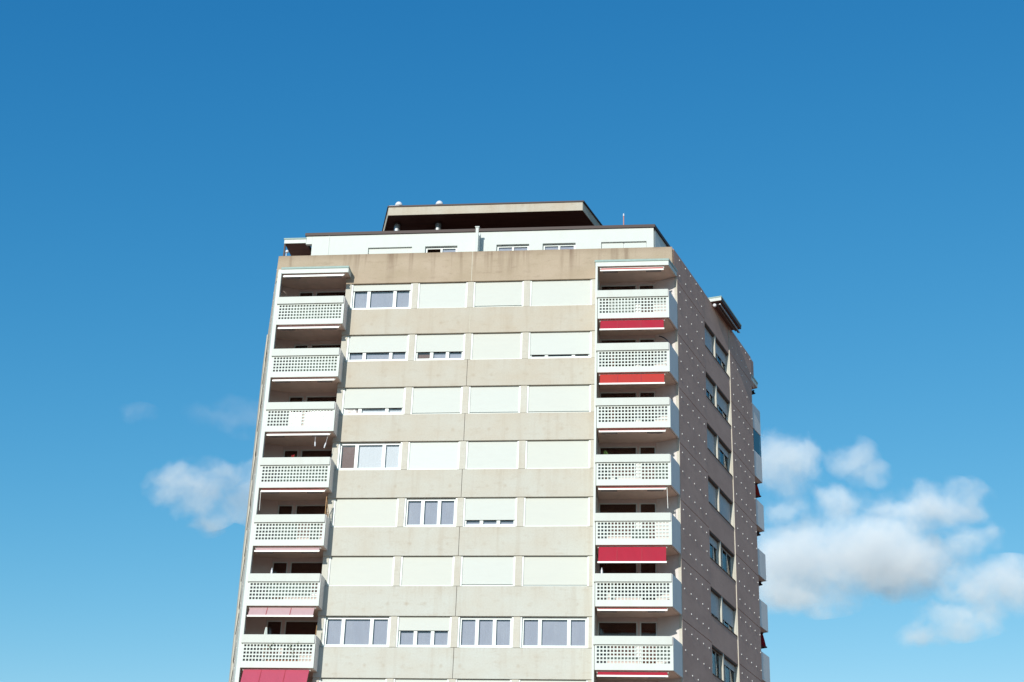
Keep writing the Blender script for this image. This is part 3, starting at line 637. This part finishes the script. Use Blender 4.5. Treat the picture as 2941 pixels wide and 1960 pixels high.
# ------------------------------------------------------------------ clouds: real volumes far behind the tower
def view_ray(px, py):
    return (FWD + RGT * ((px - 1470.5) / F_PX) - UPV * ((py - 980) / F_PX)).normalized()
CROT = cam.matrix_world.to_3x3().to_euler()
def cloud(label, blobs, D, sigma, erode=-0.08, amp=0.85, scale=0.020, gain=1.35, seed=0.0):
    m = bpy.data.materials.new('cloud_vapour'); m.use_nodes = True; t = m.node_tree; t.nodes.clear()
    out = t.nodes.new('ShaderNodeOutputMaterial'); pv = t.nodes.new('ShaderNodeVolumePrincipled')
    t.links.new(pv.outputs[0], out.inputs['Volume'])
    pv.inputs['Color'].default_value = (0.975, 0.99, 1.0, 1); pv.inputs['Anisotropy'].default_value = -0.22
    ge = t.nodes.new('ShaderNodeNewGeometry'); acc = None; bm = bmesh.new()
    wn = node(t, 'ShaderNodeTexNoise', Scale=scale * 1.2, Detail=3, Roughness=0.5); wn.noise_dimensions = '4D'; wn.inputs['W'].default_value = seed + 9
    t.links.new(ge.outputs['Position'], wn.inputs['Vector'])
    sb = node(t, 'ShaderNodeVectorMath', operation='SUBTRACT'); t.links.new(wn.outputs['Color'], sb.inputs[0]); sb.inputs[1].default_value = (0.5, 0.5, 0.5)
    sc = node(t, 'ShaderNodeVectorMath', operation='SCALE'); t.links.new(sb.outputs[0], sc.inputs[0]); sc.inputs['Scale'].default_value = 75
    pp = node(t, 'ShaderNodeVectorMath', operation='ADD'); t.links.new(ge.outputs['Position'], pp.inputs[0]); t.links.new(sc.outputs[0], pp.inputs[1])
    for q, (px, py, rx, ry) in enumerate(blobs):
        c = CAM + view_ray(px, py) * (D + 12 * math.sin(q * 2.3)); k = D / F_PX; r = Vector((rx * k, ry * k, 0.5 * (rx + ry) * k))
        mp = node(t, 'ShaderNodeMapping', vector_type='TEXTURE'); mp.inputs['Location'].default_value = c; mp.inputs['Rotation'].default_value = CROT; mp.inputs['Scale'].default_value = r
        t.links.new(pp.outputs[0], mp.inputs[0])
        ln = node(t, 'ShaderNodeVectorMath', operation='LENGTH'); t.links.new(mp.outputs[0], ln.inputs[0])
        f = math_(t, 'SUBTRACT', 1.0, ln.outputs['Value'])
        if acc is None: acc = f
        else:
            sm = node(t, 'ShaderNodeMath', operation='SMOOTH_MAX'); t.links.new(acc, sm.inputs[0]); t.links.new(f, sm.inputs[1]); sm.inputs[2].default_value = 0.15; acc = sm.outputs[0]
        bmesh.ops.create_icosphere(bm, subdivisions=3, radius=1.0, matrix=Matrix.Translation(c) @ CROT.to_matrix().to_4x4() @ Matrix.Diagonal((r.x * 1.3, r.y * 1.3, r.z * 1.3, 1)))
    nz = node(t, 'ShaderNodeTexNoise', Scale=scale, Detail=10, Roughness=0.68, Lacunarity=2.1); nz.noise_dimensions = '4D'; nz.inputs['W'].default_value = seed
    t.links.new(ge.outputs['Position'], nz.inputs['Vector'])
    nn = math_(t, 'MULTIPLY', math_(t, 'SUBTRACT', nz.outputs[0], 0.5), 2 * amp)
    n2 = node(t, 'ShaderNodeTexNoise', Scale=scale * 5.5, Detail=7, Roughness=0.66); n2.noise_dimensions = '4D'; n2.inputs['W'].default_value = seed + 3
    t.links.new(pp.outputs[0], n2.inputs['Vector'])
    nn = math_(t, 'ADD', nn, math_(t, 'MULTIPLY', math_(t, 'SUBTRACT', n2.outputs[0], 0.5), 1.25))
    d = math_(t, 'SUBTRACT', math_(t, 'ADD', acc, nn), erode)
    dd = node(t, 'ShaderNodeMath', operation='MULTIPLY', use_clamp=True); t.links.new(d, dd.inputs[0]); dd.inputs[1].default_value = gain
    inside = node(t, 'ShaderNodeMapRange'); inside.inputs[1].default_value = -0.26; inside.inputs[2].default_value = 0.05; t.links.new(acc, inside.inputs[0])
    t.links.new(math_(t, 'MULTIPLY', math_(t, 'MULTIPLY', math_(t, 'POWER', dd.outputs[0], 1.4), inside.outputs[0]), sigma), pv.inputs['Density'])
    ctr = sum((v.co for v in bm.verts), Vector()) / len(bm.verts)
    bmesh.ops.translate(bm, verts=bm.verts, vec=-ctr)
    me = bpy.data.meshes.new('cloud'); bm.to_mesh(me); bm.free(); me.materials.append(m)
    o = bpy.data.objects.new('cloud', me); COL.objects.link(o); o.location = ctr
    rm = o.modifiers.new('remesh', 'REMESH'); rm.mode = 'VOXEL'; rm.voxel_size = 3.0
    m.volume_intersection_method if False else None
    o['label'] = label; o['category'] = 'cloud'
    return o
cloud('small soft rounded cloud just left of the tower', [(585, 1395, 140, 74), (520, 1370, 90, 44), (610, 1340, 80, 40), (690, 1350, 60, 45), (735, 1410, 90, 80), (590, 1455, 85, 55), (590, 1505, 55, 34)], 1400, 0.029, seed=1.0)
cloud('large bright cloud bank right of the tower', [(2240, 1335, 140, 85), (2330, 1310, 50, 55), (2690, 1450, 140, 66), (2560, 1465, 120, 48), (2790, 1430, 40, 50), (2480, 1585, 300, 96), (2280, 1600, 180, 130), (2790, 1550, 80, 52), (2300, 1690, 190, 66), (2570, 1640, 190, 74), (2400, 1440, 80, 46), (2250, 1440, 70, 60), (2690, 1580, 120, 60)], 1400, 0.037, seed=4.0)
cloud('small detached puff of cloud above the large cloud bank', [(2450, 1320, 66, 58), (2490, 1365, 66, 40)], 1380, 0.026, seed=6.0)
cloud('ragged thin cloud cut off by the right edge', [(2900, 1690, 150, 74), (2800, 1720, 100, 54), (2730, 1790, 110, 42), (2650, 1840, 66, 40), (2830, 1780, 90, 36)], 1400, 0.037, seed=3.5)
cloud('faint wisp of cloud above the small cloud left of the tower', [(660, 1185, 110, 46), (720, 1215, 70, 44)], 1450, 0.0055, seed=8.0)
cloud('tiny faint wisp of cloud, farther from the tower than the other faint wisp', [(395, 1192, 55, 30)], 1450, 0.0060, seed=11.0)
# ------------------------------------------------------------------ small things residents keep on the balconies
def floor_z(k): return 2.10 - ST * (k - 1)
def potted(name, label, cat, x, y, zf, top, spread, leafmat, n, leaf=0.05, pot=0.13, stalk='green'):
    e = bpy.data.objects.new(name, None); COL.objects.link(e); e.location = (x, y, zf); tag(e, label, cat)
    o = Vector((x, y, zf))
    MB().lathe((x, y, zf), [(pot * 0.75, 0.0), (pot, 0.24), (pot * 1.1, 0.25), (pot * 1.1, 0.29), (pot * 0.9, 0.29)], 14).build('pot', M['clay'], e, origin=o)
    st = MB(); lv = MB()
    for q in range(7):
        a = q * 0.9; tip = (x + spread * 0.6 * math.cos(a), y + spread * 0.6 * math.sin(a), zf + top - 0.12 * random.random())
        st.tube((x + 0.03 * math.cos(a), y + 0.03 * math.sin(a), zf + 0.25), tip, 0.010, 0.005, 5)
    for q in range(n):
        a = random.uniform(0, 6.283); r = spread * math.sqrt(random.random()); z = zf + top - 0.42 * random.random() * (0.4 + r / spread)
        c = Vector((x + r * math.cos(a), y + r * math.sin(a), z)); u1 = Vector((random.gauss(0, 1), random.gauss(0, 1), random.gauss(0, 1))).normalized(); u2 = u1.orthogonal().normalized(); l = leaf * random.uniform(0.7, 1.4)
        lv.add([c - u1 * l, c + u2 * l * 0.5 + Vector((0, 0, 0.01)), c + u1 * l, c - u2 * l * 0.5], [(0, 1, 2, 3)])
    st.build('stem', M[stalk], e, origin=o); lv.build('foliage' if leafmat == 'green' else 'flower_head', M[leafmat], e, origin=o)
    return e
potted('potted_plant', 'small green potted plant showing above a white balcony parapet, fourth storey of the right stack', 'plant', 0.56, -0.45, floor_z(4), 1.55, 0.13, 'green', 70)
potted('potted_flower', 'red flowers in a pot showing above a white balcony parapet of the left stack', 'flower', -14.16, -0.45, floor_z(4), 1.47, 0.15, 'petal', 90, 0.045)
# trellis at the open end of the fifth left balcony
def trellis():
    zf = floor_z(5); e = bpy.data.objects.new('trellis', None); COL.objects.link(e); e.location = (-12.33, -0.40, zf)
    tag(e, 'pale brown wooden lattice standing at the open right end of a left balcony', 'trellis'); o = e.location.copy()
    y0, y1, zt = -0.70, -0.08, zf + 2.15
    fr = MB(); fr.box(-12.345, -12.315, y0, y0 + 0.04, zf, zt).box(-12.345, -12.315, y1 - 0.04, y1, zf, zt - 0.55).hexa([(-12.345, y0 + 0.04, zt - 0.04), (-12.315, y0 + 0.04, zt - 0.04), (-12.315, y1 - 0.04, zt - 0.59), (-12.345, y1 - 0.04, zt - 0.59), (-12.345, y0 + 0.04, zt), (-12.315, y0 + 0.04, zt), (-12.315, y1 - 0.04, zt - 0.55), (-12.345, y1 - 0.04, zt - 0.55)])
    fr.build('frame', M['wood'], e, origin=o)
    sl = MB()
    for q in range(16):
        z = zf + 0.1 + q * 0.12
        ya, yb = y0 + 0.03, y1 - 0.03
        if z + 0.3 < zt - 0.5:
            sl.tube((-12.338, ya, z), (-12.338, yb, z + 0.3), 0.010, n=4); sl.tube((-12.322, ya, z + 0.3), (-12.322, yb, z), 0.010, n=4)
        elif z < zt - 0.15:
            sl.tube((-12.338, ya, z), (-12.338, ya + 0.28, z + 0.10), 0.010, n=4)
    sl.build('lattice', M['wood'], e, origin=o)
trellis()
def bottle(label, x, y, zc):
    e = MB().lathe((x, y, zc), [(0.040, 0.0), (0.045, 0.02), (0.045, 0.17), (0.020, 0.22), (0.016, 0.26), (0.018, 0.27), (0.018, 0.285)], 14)
    o = e.build('bottle', M['plastic'], None, origin=Vector((x, y, zc)), smooth=True); tag(o, label, 'bottle')
bottle('small white bottle standing on the balcony rail below the large crimson awning', 0.44, -0.76, 3.33 - ST * 5)
bottle('small white bottle standing on a left balcony rail above the faded pink awning', -14.56, -0.76, 3.33 - ST * 5)
def parasol():
    x, y, zf = -14.62, -0.52, floor_z(7); e = bpy.data.objects.new('folded_parasol', None); COL.objects.link(e); e.location = (x, y, zf)
    tag(e, 'folded white parasol standing on the left balcony above the rose awning', 'parasol'); o = e.location.copy()
    MB().lathe((x, y, zf), [(0.20, 0.0), (0.20, 0.05), (0.05, 0.08), (0.03, 0.25)], 16).build('base', M['metal'], e, origin=o)
    MB().tube((x, y, zf + 0.08), (x, y, zf + 1.66), 0.018, n=8).build('pole', M['wood'], e, origin=o)
    cl = MB(); n = 16; prof = [(0.03, 1.64), (0.05, 1.5), (0.075, 1.25), (0.09, 0.95), (0.085, 0.75)]
    for h in range(len(prof) - 1):
        for q in range(n):
            P = []
            for (r, z), qq in ((prof[h], q), (prof[h], q + 1), (prof[h + 1], q + 1), (prof[h + 1], q)):
                rr = r * (1 + 0.22 * (-1) ** (qq % n)); a = 2 * math.pi * qq / n; P.append((x + rr * math.cos(a), y + rr * math.sin(a), zf + z))
            cl.add(P, [(0, 1, 2, 3)])
    cl.build('cloth', M['white'], e, origin=o)
parasol()
cm = MB().path([(-12.40, -0.45, floor_z(7)), (-12.345, -0.47, floor_z(7) + 1.0), (-12.325, -0.48, floor_z(7) + 1.75)], 0.018, 7)
tag(cm.build('cane', M['wood'], None, origin=Vector((-12.40, -0.45, floor_z(7)))), 'thin brown cane leaning at the right end of a left balcony', 'cane')
pts = [(3.40, -0.30, floor_z(2) + 0.02), (3.56, -0.30, 0.55)]
arc = [(3.57, -0.36, 0.62), (3.52, -0.33, 0.78), (3.44, -0.31, 0.90), (3.30, -0.30, 1.02), (3.16, -0.30, 1.09), (3.05, -0.30, 1.12)]
rd = MB().path([(3.40, -0.45, floor_z(2)), (3.46, -0.42, floor_z(2) + 0.8)] + arc, 0.028, 8)
tag(rd.build('rod', M['black'], None, origin=Vector((3.40, -0.45, floor_z(2)))), 'curved black rod bent over above the second balcony parapet of the right stack', 'rod')
def chime(label, x, y, z0, z1, lean):
    e = bpy.data.objects.new('hanging_ornament', None); COL.objects.link(e); e.location = (x, y, z0); tag(e, label, 'ornament', 'ornaments hung under the left awning'); o = e.location.copy()
    zm = z0 + (z1 - z0) * 0.55; xm = x + lean * 0.5
    MB().tube((x, y, z0), (xm, y, zm), 0.007, n=5).build('cord', M['plastic'], e, origin=o)
    MB().lathe((xm, y, zm), [(0.012, 0.0), (0.030, 0.03), (0.034, abs(z1 - zm) * 0.6), (0.022, abs(z1 - zm))], 10, (lean * 0.5, 0, z1 - zm)).build('body', M['plastic'], e, origin=o)
chime('straight white ornament hanging under the left awning, nearer the middle', -13.13, -0.66, 4.66 - ST * 3 - 0.19, -4.45, 0.03)
chime('slanting white ornament hanging under the left awning, near its right end', -12.52, -0.66, 4.66 - ST * 3 - 0.19, -4.55, -0.14)
tp = bpy.data.objects.new('trailing_plant', None); COL.objects.link(tp); tp.location = (-13.7, -0.66, floor_z(7)); tag(tp, 'straggly trailing plant in a planter poking through a perforated left balcony front', 'plant')
MB().box(-14.4, -13.0, -0.73, -0.55, floor_z(7), floor_z(7) + 0.22).build('planter', M['clay'], tp, origin=tp.location.copy())
lv = MB(); sm = MB()
for x, z in ((-14.14, -13.84), (-13.07, -13.83), (-13.36, -13.98), (-14.28, -14.04), (-13.21, -14.27)):
    sm.path([(x + 0.05, -0.64, floor_z(7) + 0.2), (x + 0.02, -0.70, z - 0.15), (x, -0.86, z)], 0.0035, 5)
    for q in range(7):
        c = Vector((x + random.gauss(0, 0.035), -0.86 + random.gauss(0, 0.015), z + random.gauss(0, 0.05))); u1 = Vector((random.gauss(0, 1), random.gauss(0, .5), random.gauss(0, 1))).normalized(); u2 = u1.orthogonal().normalized(); l = 0.030
        lv.add([c - u1 * l, c + u2 * l * 0.5, c + u1 * l, c - u2 * l * 0.5], [(0, 1, 2, 3)])
lv.build('foliage', M['green'], tp, origin=tp.location.copy()); sm.build('stem', M['wood'], tp, origin=tp.location.copy())
